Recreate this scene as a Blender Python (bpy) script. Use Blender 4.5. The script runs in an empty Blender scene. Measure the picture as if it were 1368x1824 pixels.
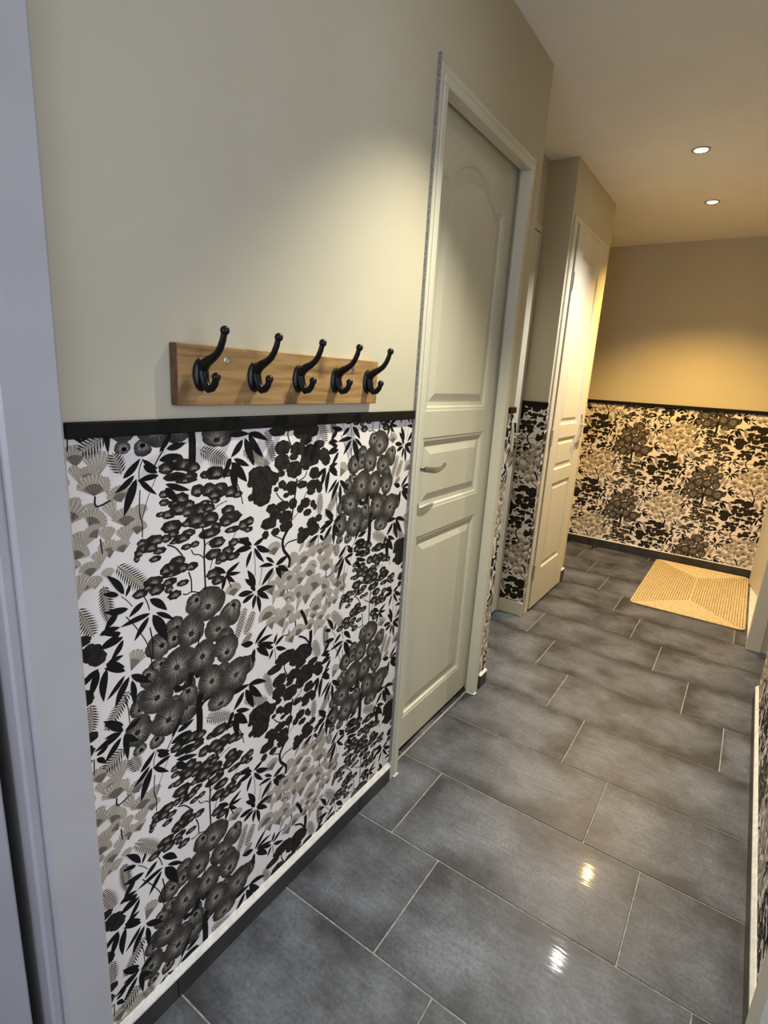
import bpy, bmesh, math, random
from mathutils import Vector, Matrix

# ------------------------------------------------------------------ camera, light, exposure
SC = bpy.context.scene
COL = SC.collection
CAM_POS = Vector((0.8425, 0.0, 1.3811))
YAW, PITCH, ROLL, FPX = 0.583658, 0.245402, 0.060618, 966.97
cd = bpy.data.cameras.new('camera')
cam = bpy.data.objects.new('camera', cd)
COL.objects.link(cam)
SC.camera = cam
fwd = Vector((-math.sin(YAW) * math.cos(PITCH), math.cos(YAW) * math.cos(PITCH), -math.sin(PITCH)))
rgt = Vector((math.cos(YAW), math.sin(YAW), 0))
upv = rgt.cross(fwd)
r2 = math.cos(ROLL) * rgt + math.sin(ROLL) * upv
u2 = -math.sin(ROLL) * rgt + math.cos(ROLL) * upv
cam.matrix_world = Matrix(((r2.x, u2.x, -fwd.x, CAM_POS.x), (r2.y, u2.y, -fwd.y, CAM_POS.y),
                           (r2.z, u2.z, -fwd.z, CAM_POS.z), (0, 0, 0, 1)))
cd.sensor_fit = 'HORIZONTAL'
cd.sensor_width = 36.0
cd.lens = 36.0 * FPX / 1368.0
cd.clip_start = 0.01

SC.view_settings.view_transform = 'Standard'
SC.view_settings.look = 'None'
SC.view_settings.gamma = 1.0
SC.view_settings.use_curve_mapping = False
SC.view_settings.exposure = 1.12

wd = bpy.data.worlds.new('sky')
SC.world = wd
wd.use_nodes = True
bg = wd.node_tree.nodes['Background']
bg.inputs[0].default_value = (0.55, 0.68, 1.0, 1)
bg.inputs[1].default_value = 1.0

H = 2.51           # ceiling height
YB = 5.01          # back wall
DAYLIGHT = 8.0    # daylight through the window of the room on the right, outside the frame
FILL_HALL = 6.0 # fill light from an added, unseen window behind the camera
# ceiling spotlights: x, y, colour, watts, label, spread in degrees
LAMPS = [
    (0.390, 3.225, (1.0, 0.97, 0.92), 58.0, 'recessed ceiling spotlight with a cool white glow, nearer to the panelled arched door', 108),
    (0.383, 4.065, (1.0, 0.60, 0.17), 92.0, 'recessed ceiling spotlight with a warm yellow glow, near the far wallpapered wall', 118),
    (0.500, 1.340, (1.0, 0.95, 0.74), 60.0, 'recessed ceiling spotlight above the coat rack and arched door', 88),
]
dl = bpy.data.lights.new('daylight', 'AREA')
dl.shape = 'RECTANGLE'; dl.size = 1.3; dl.size_y = 1.5
dl.energy = DAYLIGHT; dl.color = (0.80, 0.84, 1.0)
dlo = bpy.data.objects.new('daylight', dl)
COL.objects.link(dlo)
dlo.location = (2.78, 0.35, 1.50)                  # at the window of the room on the right, shining into it
dlo.rotation_euler = (math.radians(90), 0, math.radians(90))
dl2 = bpy.data.lights.new('fill_hall', 'AREA')
dl2.shape = 'RECTANGLE'; dl2.size = 0.76; dl2.size_y = 1.3
dl2.energy = FILL_HALL; dl2.color = (0.86, 0.88, 1.0)
dlo2 = bpy.data.objects.new('fill_hall', dl2)
COL.objects.link(dlo2)
dlo2.location = (0.55, -1.495, 1.50)               # at the added fill window in the end wall behind the camera
dlo2.rotation_euler = (math.radians(90), 0, 0)

# ------------------------------------------------------------------ materials
def mat(name, col, rough=0.5, metal=0.0, spec=0.5):
    m = bpy.data.materials.new(name)
    m.use_nodes = True
    b = m.node_tree.nodes['Principled BSDF']
    b.inputs['Base Color'].default_value = (*col, 1)
    b.inputs['Roughness'].default_value = rough
    b.inputs['Metallic'].default_value = metal
    b.inputs['Specular IOR Level'].default_value = spec
    return m

def N(m, typ, **kw):
    n = m.node_tree.nodes.new(typ)
    for k, v in kw.items():
        setattr(n, k, v)
    return n

def L(m, a, ao, b, bi):
    m.node_tree.links.new(a.outputs[ao], b.inputs[bi])

def bsdf(m):
    return m.node_tree.nodes['Principled BSDF']

def noisy(m, c1, c2, scale, detail=4, bump=0.0, bscale=None, stretch=(1, 1, 1), lo=0.35, hi=0.65, rough_rng=None):
    """noise-mixed base colour and fine relief, in object coordinates"""
    tc = N(m, 'ShaderNodeNewGeometry')
    mp = N(m, 'ShaderNodeMapping')
    mp.inputs['Scale'].default_value = stretch
    L(m, tc, 'Position', mp, 'Vector')
    nz = N(m, 'ShaderNodeTexNoise')
    nz.inputs['Scale'].default_value = scale
    nz.inputs['Detail'].default_value = detail
    L(m, mp, 0, nz, 'Vector')
    rp = N(m, 'ShaderNodeValToRGB')
    rp.color_ramp.elements[0].position = lo
    rp.color_ramp.elements[0].color = (*c1, 1)
    rp.color_ramp.elements[1].position = hi
    rp.color_ramp.elements[1].color = (*c2, 1)
    L(m, nz, 0, rp, 0)
    L(m, rp, 0, bsdf(m), 'Base Color')
    if bump:
        n2 = N(m, 'ShaderNodeTexNoise')
        n2.inputs['Scale'].default_value = bscale or scale * 6
        n2.inputs['Detail'].default_value = 3
        L(m, mp, 0, n2, 'Vector')
        bp = N(m, 'ShaderNodeBump')
        bp.inputs['Strength'].default_value = 1.0
        bp.inputs['Distance'].default_value = bump
        L(m, n2, 0, bp, 'Height')
        L(m, bp, 0, bsdf(m), 'Normal')
    return m

M = {}
M['wall'] = noisy(mat('wall_paint', (0.5, 0.47, 0.37), 0.75), (0.535, 0.492, 0.372), (0.56, 0.517, 0.392), 3, 3, 0.00022, 260)
M['ceil'] = noisy(mat('ceiling_paint', (0.7, 0.68, 0.62), 0.85), (0.84, 0.82, 0.79), (0.87, 0.85, 0.82), 5, 3, 0.0007, 220)
M['door'] = noisy(mat('door_paint', (0.6, 0.58, 0.47), 0.42), (0.60, 0.58, 0.475), (0.64, 0.62, 0.51), 6, 3, 0.00015, 300, (1, 1, 0.15))
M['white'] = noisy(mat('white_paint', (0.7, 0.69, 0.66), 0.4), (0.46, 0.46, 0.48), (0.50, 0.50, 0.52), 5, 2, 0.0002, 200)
M['caulk'] = noisy(mat('white_caulk', (0.75, 0.74, 0.71), 0.55), (0.66, 0.65, 0.62), (0.80, 0.79, 0.76), 40, 3, 0.001, 90)
M['edge'] = noisy(mat('raw_edge', (0.3, 0.28, 0.24), 0.9), (0.20, 0.195, 0.18), (0.34, 0.33, 0.30), 120, 3, 0.002, 300)
M['black'] = noisy(mat('black_trim', (0.008, 0.008, 0.008), 0.5, 0, 0.12), (0.006, 0.006, 0.006), (0.010, 0.009, 0.009), 20, 2)
M['skirt'] = noisy(mat('skirting_ceramic', (0.03, 0.03, 0.032), 0.4), (0.020, 0.020, 0.022), (0.040, 0.040, 0.042), 12, 4)
M['grout'] = noisy(mat('grout', (0.3, 0.29, 0.28), 0.9), (0.24, 0.235, 0.225), (0.40, 0.39, 0.375), 60, 3)
M['hook'] = mat('black_iron', (0.005, 0.005, 0.005), 0.3, 0, 0.3)
M['steel'] = mat('brushed_steel', (0.55, 0.54, 0.52), 0.28, 1.0)
M['chrome'] = mat('chrome', (0.75, 0.74, 0.72), 0.12, 1.0)
M['dark'] = mat('dark_gap', (0.02, 0.018, 0.015), 0.9)
M['thresh'] = noisy(mat('threshold_metal', (0.5, 0.47, 0.43), 0.5), (0.25, 0.225, 0.19), (0.33, 0.30, 0.26), 30, 2)
M['sill'] = noisy(mat('white_sill', (0.8, 0.78, 0.7), 0.4), (0.70, 0.67, 0.60), (0.80, 0.78, 0.72), 20, 2)
M['rubber'] = mat('black_rubber', (0.015, 0.015, 0.015), 0.6)
# wallpaper inks
M['paper'] = noisy(mat('wallpaper_ground', (0.62, 0.57, 0.52), 0.65), (0.80, 0.75, 0.725), (0.85, 0.80, 0.775), 9, 3, 0.00012, 900)
M['ink'] = mat('ink_black', (0.010, 0.0095, 0.009), 0.7, 0, 0.12)
M['ink2'] = noisy(mat('ink_soft_black', (0.018, 0.016, 0.013), 0.7, 0, 0.12), (0.013, 0.012, 0.010), (0.030, 0.027, 0.022), 70, 4)
M['lotus'] = noisy(mat('ink_charcoal', (0.06, 0.055, 0.05), 0.7, 0, 0.12), (0.028, 0.026, 0.023), (0.065, 0.06, 0.053), 45, 3)
M['vein'] = mat('ink_vein', (0.40, 0.365, 0.31), 0.7, 0, 0.12)
M['taupe'] = noisy(mat('ink_taupe', (0.36, 0.315, 0.25), 0.7, 0, 0.12), (0.33, 0.29, 0.23), (0.40, 0.35, 0.285), 30, 2)
M['fandark'] = mat('ink_fan_grey', (0.115, 0.10, 0.085), 0.7, 0, 0.12)
M['fern'] = mat('ink_fern', (0.035, 0.03, 0.024), 0.7, 0, 0.12)

def tile_material():
    m = mat('slate_tile', (0.06, 0.06, 0.065), 0.42)
    oi = N(m, 'ShaderNodeObjectInfo')
    ge = N(m, 'ShaderNodeNewGeometry')
    sc = N(m, 'ShaderNodeVectorMath', operation='SCALE')
    cmb = N(m, 'ShaderNodeCombineXYZ')
    L(m, oi, 'Random', cmb, 0); L(m, oi, 'Random', cmb, 2)
    L(m, cmb, 0, sc, 0); sc.inputs['Scale'].default_value = 37.0
    ad = N(m, 'ShaderNodeVectorMath', operation='ADD')
    L(m, ge, 'Position', ad, 0); L(m, sc, 0, ad, 1)
    # printed clouds: pale in the middle of a tile, darker towards its edges
    tc = N(m, 'ShaderNodeTexCoord')
    ct = N(m, 'ShaderNodeVectorMath', operation='SUBTRACT'); L(m, tc, 'Generated', ct, 0); ct.inputs[1].default_value = (0.5, 0.5, 0.5)
    ab = N(m, 'ShaderNodeVectorMath', operation='ABSOLUTE'); L(m, ct, 0, ab, 0)
    sp = N(m, 'ShaderNodeSeparateXYZ'); L(m, ab, 0, sp, 0)
    mxm = N(m, 'ShaderNodeMath', operation='MAXIMUM'); L(m, sp, 0, mxm, 0); L(m, sp, 1, mxm, 1)
    eg = N(m, 'ShaderNodeMapRange', interpolation_type='SMOOTHSTEP'); L(m, mxm, 0, eg, 0)
    eg.inputs['From Min'].default_value = 0.24; eg.inputs['From Max'].default_value = 0.5; eg.inputs['To Min'].default_value = 0.06; eg.inputs['To Max'].default_value = -0.07
    n1 = N(m, 'ShaderNodeTexNoise'); n1.inputs['Scale'].default_value = 4.2; n1.inputs['Detail'].default_value = 6
    n1.inputs['Roughness'].default_value = 0.62
    L(m, ad, 0, n1, 'Vector')
    sm = N(m, 'ShaderNodeMath', operation='ADD'); L(m, n1, 0, sm, 0); L(m, eg, 0, sm, 1)
    r1 = N(m, 'ShaderNodeValToRGB')
    r1.color_ramp.elements[0].position = 0.35; r1.color_ramp.elements[0].color = (0.027, 0.031, 0.040, 1)
    r1.color_ramp.elements[1].position = 0.68; r1.color_ramp.elements[1].color = (0.140, 0.155, 0.188, 1)
    L(m, sm, 0, r1, 0)
    # fine speckle and brushed streaks along the tile
    mp = N(m, 'ShaderNodeMapping'); mp.inputs['Scale'].default_value = (14, 90, 30)
    L(m, ad, 0, mp, 0)
    n2 = N(m, 'ShaderNodeTexNoise'); n2.inputs['Scale'].default_value = 1.0; n2.inputs['Detail'].default_value = 4
    L(m, mp, 0, n2, 'Vector')
    n3 = N(m, 'ShaderNodeTexNoise'); n3.inputs['Scale'].default_value = 120; n3.inputs['Detail'].default_value = 4
    L(m, ad, 0, n3, 'Vector')
    a = N(m, 'ShaderNodeMath', operation='MULTIPLY_ADD'); L(m, n2, 0, a, 0); a.inputs[1].default_value = 0.8; a.inputs[2].default_value = 0.0
    b = N(m, 'ShaderNodeMath', operation='MULTIPLY_ADD'); L(m, n3, 0, b, 0); b.inputs[1].default_value = 1.2; L(m, a, 0, b, 2)
    vm = N(m, 'ShaderNodeVectorMath', operation='SCALE'); L(m, r1, 0, vm, 0); L(m, b, 0, vm, 'Scale')
    L(m, vm, 0, bsdf(m), 'Base Color')
    # glazed top: a thin gloss with brushed ripples
    bp = N(m, 'ShaderNodeBump'); bp.inputs['Distance'].default_value = 0.00020; bp.inputs['Strength'].default_value = 1.0
    mp2 = N(m, 'ShaderNodeMapping'); mp2.inputs['Scale'].default_value = (12, 60, 1)
    L(m, ad, 0, mp2, 0)
    n4 = N(m, 'ShaderNodeTexNoise'); n4.inputs['Scale'].default_value = 1.0; n4.inputs['Detail'].default_value = 2
    L(m, mp2, 0, n4, 'Vector')
    L(m, n4, 0, bp, 'Height'); L(m, bp, 0, bsdf(m), 'Coat Normal')
    bsdf(m).inputs['Coat Weight'].default_value = 0.16
    bsdf(m).inputs['Coat Roughness'].default_value = 0.05
    return m
M['tile'] = tile_material()

def wood_material():
    m = mat('oak_board', (0.3, 0.16, 0.06), 0.42)
    ge = N(m, 'ShaderNodeNewGeometry')
    mp = N(m, 'ShaderNodeMapping'); mp.inputs['Scale'].default_value = (6, 1.2, 16)
    L(m, ge, 'Position', mp, 0)
    n = N(m, 'ShaderNodeTexNoise'); n.inputs['Scale'].default_value = 3.2; n.inputs['Detail'].default_value = 6; n.inputs['Distortion'].default_value = 1.2
    L(m, mp, 0, n, 'Vector')
    r = N(m, 'ShaderNodeValToRGB')
    e = r.color_ramp.elements
    e[0].position = 0.30; e[0].color = (0.22, 0.115, 0.040, 1)
    e[1].position = 0.72; e[1].color = (0.46, 0.29, 0.125, 1)
    k = e.new(0.5); k.color = (0.35, 0.205, 0.080, 1)
    L(m, n, 0, r, 0)
    n2 = N(m, 'ShaderNodeTexNoise'); n2.inputs['Scale'].default_value = 14; n2.inputs['Detail'].default_value = 2
    L(m, ge, 'Position', n2, 'Vector')
    r2_ = N(m, 'ShaderNodeValToRGB'); r2_.color_ramp.elements[0].position = 0.28; r2_.color_ramp.elements[0].color = (0.45, 0.42, 0.40, 1)
    r2_.color_ramp.elements[1].position = 0.42; r2_.color_ramp.elements[1].color = (1, 1, 1, 1)
    L(m, n2, 0, r2_, 0)
    mx = N(m, 'ShaderNodeMix', data_type='RGBA', blend_type='MULTIPLY'); mx.inputs[0].default_value = 1.0
    L(m, r, 0, mx, 6); L(m, r2_, 0, mx, 7)
    L(m, mx, 2, bsdf(m), 'Base Color')
    bp = N(m, 'ShaderNodeBump'); bp.inputs['Distance'].default_value = 0.0004
    L(m, n, 0, bp, 'Height'); L(m, bp, 0, bsdf(m), 'Normal')
    return m
M['wood'] = wood_material()
M['endgrain_shade'] = noisy(mat('oak_end_grain_shade', (0.1, 0.05, 0.02), 0.6), (0.075, 0.034, 0.012), (0.13, 0.065, 0.026), 60, 4)
M['straw'] = noisy(mat('jute_braid', (0.55, 0.38, 0.18), 0.85), (0.56, 0.43, 0.21), (0.74, 0.60, 0.33), 60, 4, 0.0015, 350)

def emit(name, col, s):
    m = bpy.data.materials.new(name); m.use_nodes = True
    nt = m.node_tree; nt.nodes.clear()
    o = nt.nodes.new('ShaderNodeOutputMaterial'); e = nt.nodes.new('ShaderNodeEmission')
    e.inputs[0].default_value = (*col, 1); e.inputs[1].default_value = s
    nt.links.new(e.outputs[0], o.inputs[0])
    return m

def pane_material():
    m = bpy.data.materials.new('window_glass'); m.use_nodes = True
    nt = m.node_tree; nt.nodes.clear()
    o = nt.nodes.new('ShaderNodeOutputMaterial'); t = nt.nodes.new('ShaderNodeBsdfTransparent'); g = nt.nodes.new('ShaderNodeBsdfGlossy')
    g.inputs['Roughness'].default_value = 0.02
    x = nt.nodes.new('ShaderNodeMixShader'); x.inputs[0].default_value = 0.06
    nt.links.new(t.outputs[0], x.inputs[1]); nt.links.new(g.outputs[0], x.inputs[2]); nt.links.new(x.outputs[0], o.inputs[0])
    return m
M['pane'] = pane_material()

# ------------------------------------------------------------------ builders
class MB:
    """collects geometry in world coordinates; build() links it as one mesh object"""
    def __init__(s):
        s.v, s.f, s.m = [], [], []
    def face(s, pts, mi=0):
        i = len(s.v); s.v += [tuple(p) for p in pts]; s.f.append(tuple(range(i, i + len(pts)))); s.m.append(mi); return s
    def mesh(s, vs, fs, mi=0):
        i = len(s.v); s.v += [tuple(p) for p in vs]
        for f in fs:
            s.f.append(tuple(i + k for k in f)); s.m.append(mi)
        return s
    def box(s, x0, x1, y0, y1, z0, z1, c=0.0, mi=0):
        if c <= 0:
            v = [(x, y, z) for x in (x0, x1) for y in (y0, y1) for z in (z0, z1)]
            return s.mesh(v, [(0, 1, 3, 2), (4, 6, 7, 5), (0, 4, 5, 1), (2, 3, 7, 6), (0, 2, 6, 4), (1, 5, 7, 3)], mi)
        bm = bmesh.new()
        bmesh.ops.create_cube(bm, size=1.0)
        for q in bm.verts:
            q.co = Vector(((x0 + x1) / 2 + q.co.x * (x1 - x0), (y0 + y1) / 2 + q.co.y * (y1 - y0), (z0 + z1) / 2 + q.co.z * (z1 - z0)))
        bmesh.ops.bevel(bm, geom=bm.edges[:], offset=c, segments=1, affect='EDGES')
        bm.verts.index_update()
        s.mesh([q.co[:] for q in bm.verts], [[q.index for q in f.verts] for f in bm.faces], mi)
        bm.free()
        return s
    def prism(s, pts, axis, a, b, mi=0):
        """2-D outline extruded along an axis from a to b"""
        def P(q, t):
            return {'x': (t, q[0], q[1]), 'y': (q[0], t, q[1]), 'z': (q[0], q[1], t)}[axis]
        n = len(pts)
        v = [P(q, a) for q in pts] + [P(q, b) for q in pts]
        f = [tuple(range(n))[::-1], tuple(range(n, 2 * n))] + [(i, (i + 1) % n, n + (i + 1) % n, n + i) for i in range(n)]
        return s.mesh(v, f, mi)
    def tube(s, pts, rad, seg=12, mi=0, closed=False, flat=None, capped=True):
        """tube along a polyline; rad a number or a list; flat = (axis vector, factor) squeezes the section"""
        P = [Vector(p) for p in pts]; n = len(P)
        R = rad if isinstance(rad, (list, tuple)) else [rad] * n
        base = len(s.v); up = None
        for i in range(n):
            a = P[(i - 1) % n] if (closed or i > 0) else P[i]
            b = P[(i + 1) % n] if (closed or i < n - 1) else P[i]
            t = (b - a).normalized()
            if up is None:
                up = Vector((0, 0, 1)) if abs(t.z) < 0.9 else Vector((1, 0, 0))
            n1 = (up - t * up.dot(t)).normalized(); n2 = t.cross(n1); up = n1
            for k in range(seg):
                an = 2 * math.pi * k / seg
                d = (n1 * math.cos(an) + n2 * math.sin(an)) * R[i]
                if flat:
                    ax = Vector(flat[0]); d = d - ax * d.dot(ax) * (1 - flat[1])
                s.v.append(tuple(P[i] + d))
        m = n if closed else n - 1
        for i in range(m):
            for k in range(seg):
                a = base + i * seg + k; b = base + i * seg + (k + 1) % seg
                c = base + ((i + 1) % n) * seg + (k + 1) % seg; d = base + ((i + 1) % n) * seg + k
                s.f.append((a, b, c, d)); s.m.append(mi)
        if capped and not closed:
            s.f.append(tuple(base + k for k in range(seg))[::-1]); s.m.append(mi)
            s.f.append(tuple(base + (n - 1) * seg + k for k in range(seg))); s.m.append(mi)
        return s
    def lathe(s, c, prof, axis='z', seg=32, mi=0):
        """profile of (radius, height) turned about an axis through c"""
        base = len(s.v); n = len(prof)
        for r, h in prof:
            for k in range(seg):
                a = 2 * math.pi * k / seg; u, w = r * math.cos(a), r * math.sin(a)
                q = {'z': (u, w, h), 'x': (h, u, w), 'y': (u, h, w)}[axis]
                s.v.append((c[0] + q[0], c[1] + q[1], c[2] + q[2]))
        for i in range(n - 1):
            for k in range(seg):
                s.f.append((base + i * seg + k, base + i * seg + (k + 1) % seg, base + (i + 1) * seg + (k + 1) % seg, base + (i + 1) * seg + k)); s.m.append(mi)
        s.f.append(tuple(base + k for k in range(seg))[::-1]); s.m.append(mi)
        s.f.append(tuple(base + (n - 1) * seg + k for k in range(seg))); s.m.append(mi)
        return s
    def ball(s, c, r, seg=14, mi=0):
        n = seg // 2
        return s.lathe(c, [(max(r * math.sin(math.pi * i / n), 1e-5), -r * math.cos(math.pi * i / n)) for i in range(n + 1)], 'z', seg, mi)
    def build(s, name, mats, parent=None, smooth=False, origin=None, fix=True):
        xs = [p[0] for p in s.v]; ys = [p[1] for p in s.v]; zs = [p[2] for p in s.v]
        o = Vector(origin) if origin else Vector(((min(xs) + max(xs)) / 2, (min(ys) + max(ys)) / 2, min(zs)))
        me = bpy.data.meshes.new(name)
        me.from_pydata([(p[0] - o.x, p[1] - o.y, p[2] - o.z) for p in s.v], [], s.f)
        for m in (mats if isinstance(mats, (list, tuple)) else [mats]):
            me.materials.append(m)
        me.polygons.foreach_set('material_index', s.m)
        if fix:
            bm = bmesh.new(); bm.from_mesh(me)
            bmesh.ops.recalc_face_normals(bm, faces=bm.faces[:])
            bm.to_mesh(me); bm.free()
        if smooth:
            for p in me.polygons:
                p.use_smooth = True
            me.set_sharp_from_angle(angle=math.radians(38))
        ob = bpy.data.objects.new(name, me)
        COL.objects.link(ob)
        put(ob, o, parent)
        return ob

WORLD = {}
def put(ob, o, parent):
    WORLD[ob.name] = Vector(o)
    if parent is not None:
        ob.parent = parent
        ob.location = Vector(o) - WORLD[parent.name]
    else:
        ob.location = o

def empty(name, loc):
    ob = bpy.data.objects.new(name, None)
    ob.empty_display_size = 0.1
    COL.objects.link(ob)
    put(ob, Vector(loc), None)
    return ob

def tag(ob, label, cat, group=None, kind=None):
    ob['label'] = label; ob['category'] = cat
    if group: ob['group'] = group
    if kind: ob['kind'] = kind
    return ob

def struct(ob, label, cat):
    return tag(ob, label, cat, None, 'structure')

# ------------------------------------------------------------------ floor: grout bed and single tiles
HALL = [(0.0, 1.072, -1.5, 2.88), (-0.285, 0.0, 2.22, 3.07), (0.0, 1.50, 2.88, 3.51), (0.0, 1.36, 3.51, YB), (-0.133, 0.0, 3.07, 3.91), (-1.3, 0.0, 3.91, YB), (-0.06, 0.0, 1.45, 2.09)]
floor = MB().box(-1.42, 1.62, -1.62, YB + 0.12, -0.10, -0.0022).build('floor', M['grout'])
struct(floor, 'dark slate tiled floor of the hallway with pale grout joints', 'floor')
TP = 1.0 / 3.0
FULL = None
for k in range(-8, 14):
    ya, yb = 0.886 + k * TP, 0.886 + (k + 1) * TP
    x = 0.3049 - k / 6.0
    x -= math.floor((x + 1.6) / (2 * TP)) * 2 * TP
    while x < 1.5:
        xa, xb = x, x + 2 * TP
        x = xb
        # the tile is cut back to the part of the floor plan it covers
        rs = [(max(xa, a), min(xb, b), max(ya, c), min(yb, d)) for a, b, c, d in HALL]
        rs = [r for r in rs if r[1] - r[0] > 0.004 and r[3] - r[2] > 0.004]
        if not rs:
            continue
        X0, X1, Y0, Y1 = min(r[0] for r in rs), max(r[1] for r in rs), min(r[2] for r in rs), max(r[3] for r in rs)
        g = 0.0022
        full = X1 - X0 > 2 * TP - 1e-4 and Y1 - Y0 > TP - 1e-4
        if full and FULL is not None:
            t = FULL.copy(); COL.objects.link(t)
            put(t, Vector(((X0 + X1) / 2, (Y0 + Y1) / 2, -0.0022)), floor)
        else:
            t = MB().box(X0 + (g if X0 == xa else 0), X1 - (g if X1 == xb else 0), Y0 + (g if Y0 == ya else 0), Y1 - (g if Y1 == yb else 0), -0.0022, 0.0, 0.0009)
            t = t.build('floor_tile', M['tile'], floor)
            if full:
                FULL = t

# ------------------------------------------------------------------ walls and ceiling
ceiling = MB().box(-1.42, 1.62, -1.62, YB + 0.12, H, H + 0.1).build('ceiling', M['ceil'])
struct(ceiling, 'plain pale ceiling of the hallway', 'ceiling')

D1 = (1.447, 2.083, 2.130)        # arched door: opening y0, y1, head height
D5 = (-0.52, 0.322, 2.130)        # door beside the camera
wl = MB()
T = 0.13
wl.box(-T, 0, -1.5, D5[0], 0, H)
wl.box(-T, 0, D5[0], D5[1], D5[2], H)
wl.box(-T, 0, D5[1] + 0.004, D1[0] - 0.024, 0, H)
wl.box(-0.0455, 0, D1[0] - 0.024, D1[1] + 0.024, D1[2] + 0.024, H)
wl.box(-T, -0.0455, D1[0] - 0.024, 2.146, 2.170, H)
wl.box(-0.0455, 0, D1[1] + 0.024, 2.214, 0, H)
wl.box(-T, -0.0455, 2.146, 2.214, 0, H)
wl.box(-0.40, -T, 2.10, 2.214, 0, H)
wl.box(-0.40, -0.30, -0.62, 2.10, 0, H)           # unseen backing added behind the doors to block light leaks
wl.box(-0.30, -T, -0.62, -0.54, 0, H)
wl.box(-0.30, -T, 0.36, 1.42, 0, H)
wall_left = wl.build('wall_left', M['wall'])
struct(wall_left, 'beige painted hallway wall with wallpaper dado, coat rack and arched door', 'wall')

XR = -0.285
wr = MB()
wr.box(XR - 0.115, XR, 2.214, 2.33, 0, H)
wr.box(XR - 0.115, XR, 2.33, 3.035, 2.178, H)
wr.box(XR - 0.115, XR, 3.035, 3.07, 0, H)
wr.box(XR - 0.215, XR - 0.115, 2.214, 3.07, 0, H)  # unseen backing added behind the recess door against light leaks
wall_recess = wr.build('wall_recess', M['wall'])
struct(wall_recess, 'beige side wall of the shallow recess beyond the arched door', 'wall')

X3, YR, Y3 = -0.133, 3.07, 3.91
w3 = MB()
w3.box(-0.40, X3, YR, 3.10, 0, H)
w3.box(-0.40, X3, 3.82, Y3, 0, H)
w3.box(-0.40, X3, 3.10, 3.82, 2.235, H)
w3.box(-0.40, -0.30, 3.10, 3.82, 0, 2.235)
w3.box(-1.3, -0.40, 3.79, Y3, 0, H)
wall_3 = w3.build('wall_pier', M['wall'])
struct(wall_3, 'beige wall pier carrying the flat-panelled cream door at the end of the hallway', 'wall')

wb = MB().box(-1.42, 1.62, YB, YB + 0.12, 0, H).build('wall_back', M['wall'])
struct(wb, 'beige end wall of the hallway with black rail and wallpaper dado', 'wall')
wfl = MB().box(-1.42, -1.3, 3.79, YB, 0, H).build('wall_far_left', M['wall'])
struct(wfl, 'side wall of the space around the corner behind the flat-panelled door', 'wall')

XN = 1.080
wrn = MB()
D6 = (0.14, 1.078, 2.13)         # open doorway on the right, beside the camera
wrn.box(XN, XN + 0.12, -1.5, D6[0], 0, H)
wrn.box(XN, XN + 0.12, D6[0], D6[1], D6[2], H)
wrn.box(XN, XN + 0.12, D6[1], 2.89, 0, H)
wrn.box(XN + 0.12, 1.5, 2.77, 2.89, 0, H)
wrn = wrn.build('wall_right', M['wall'])
struct(wrn, 'right hallway wall with wallpaper dado ending at an outer corner', 'wall')
wra = MB().box(1.5, 1.62, 2.77, YB, 0, H).build('wall_right_recess', M['wall'])
struct(wra, 'side wall of the recess on the right of the hallway', 'wall')
wrf = MB()
wrf.box(1.10, 1.5, 3.52, 3.60, 0, H)
wrf.box(1.03, 1.10, 3.52, 4.86, 2.16, H)
wrf.box(1.03, 1.10, 4.86, YB, 0, H)
wrf = wrf.build('wall_right_end', M['wall'])
struct(wrf, 'short wall with the doorway beside the straw mat', 'wall')

W2 = (0.12, 0.98, 0.80, 2.20)
wre = MB()
wre.box(-0.40, W2[0], -1.62, -1.5, 0, H); wre.box(W2[1], XN + 0.12, -1.62, -1.5, 0, H)
wre.box(W2[0], W2[1], -1.62, -1.5, 0, W2[2]); wre.box(W2[0], W2[1], -1.62, -1.5, W2[3], H)
wre = wre.build('wall_rear', M['wall'])
struct(wre, 'end wall of the hallway with an added window for fill light, behind the viewer', 'wall')
win2 = empty('fill_window', (0.55, -1.56, W2[2]))  # unseen window, added so its fill light lifts the ceiling
struct(win2, 'added white framed window for fill light, unseen behind the viewer', 'window')
for a in ((W2[0], W2[0] + 0.05, W2[2], W2[3]), (W2[1] - 0.05, W2[1], W2[2], W2[3]), (W2[0] + 0.05, W2[1] - 0.05, W2[2], W2[2] + 0.05), (W2[0] + 0.05, W2[1] - 0.05, W2[3] - 0.05, W2[3])):
    MB().box(a[0], a[1], -1.59, -1.53, a[2], a[3], 0.004).build('window_frame', M['white'], win2)
MB().box(W2[0] + 0.05, W2[1] - 0.05, -1.563, -1.559, W2[2] + 0.05, W2[3] - 0.05).build('pane', M['pane'], win2)
# the room on the right, through the open doorway beside the camera, with the window that lets the daylight in
RX = 2.85
W1 = (-0.35, 1.05, 0.70, 2.30)
rm = MB()
rm.box(XN + 0.12, RX, -1.12, -1.0, 0, H); rm.box(XN + 0.12, RX, 1.9, 2.02, 0, H)
rm.box(RX, RX + 0.12, -1.12, W1[0], 0, H); rm.box(RX, RX + 0.12, W1[1], 2.02, 0, H)
rm.box(RX, RX + 0.12, W1[0], W1[1], 0, W1[2]); rm.box(RX, RX + 0.12, W1[0], W1[1], W1[3], H)
rm = rm.build('wall_side_room', M['ceil'])
struct(rm, 'white walls of the bright room through the doorway on the right', 'wall')
struct(MB().box(1.62, RX + 0.12, -1.12, 2.02, -0.10, 0.0).build('floor_side_room', M['skirt']), 'dark floor of the room through the doorway on the right', 'floor')
struct(MB().box(1.62, RX + 0.12, -1.12, 2.02, H, H + 0.1).build('ceiling_side_room', M['ceil']), 'white ceiling of the room through the doorway on the right', 'ceiling')
win = empty('window_1', (RX + 0.06, 0.35, W1[2]))
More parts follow.
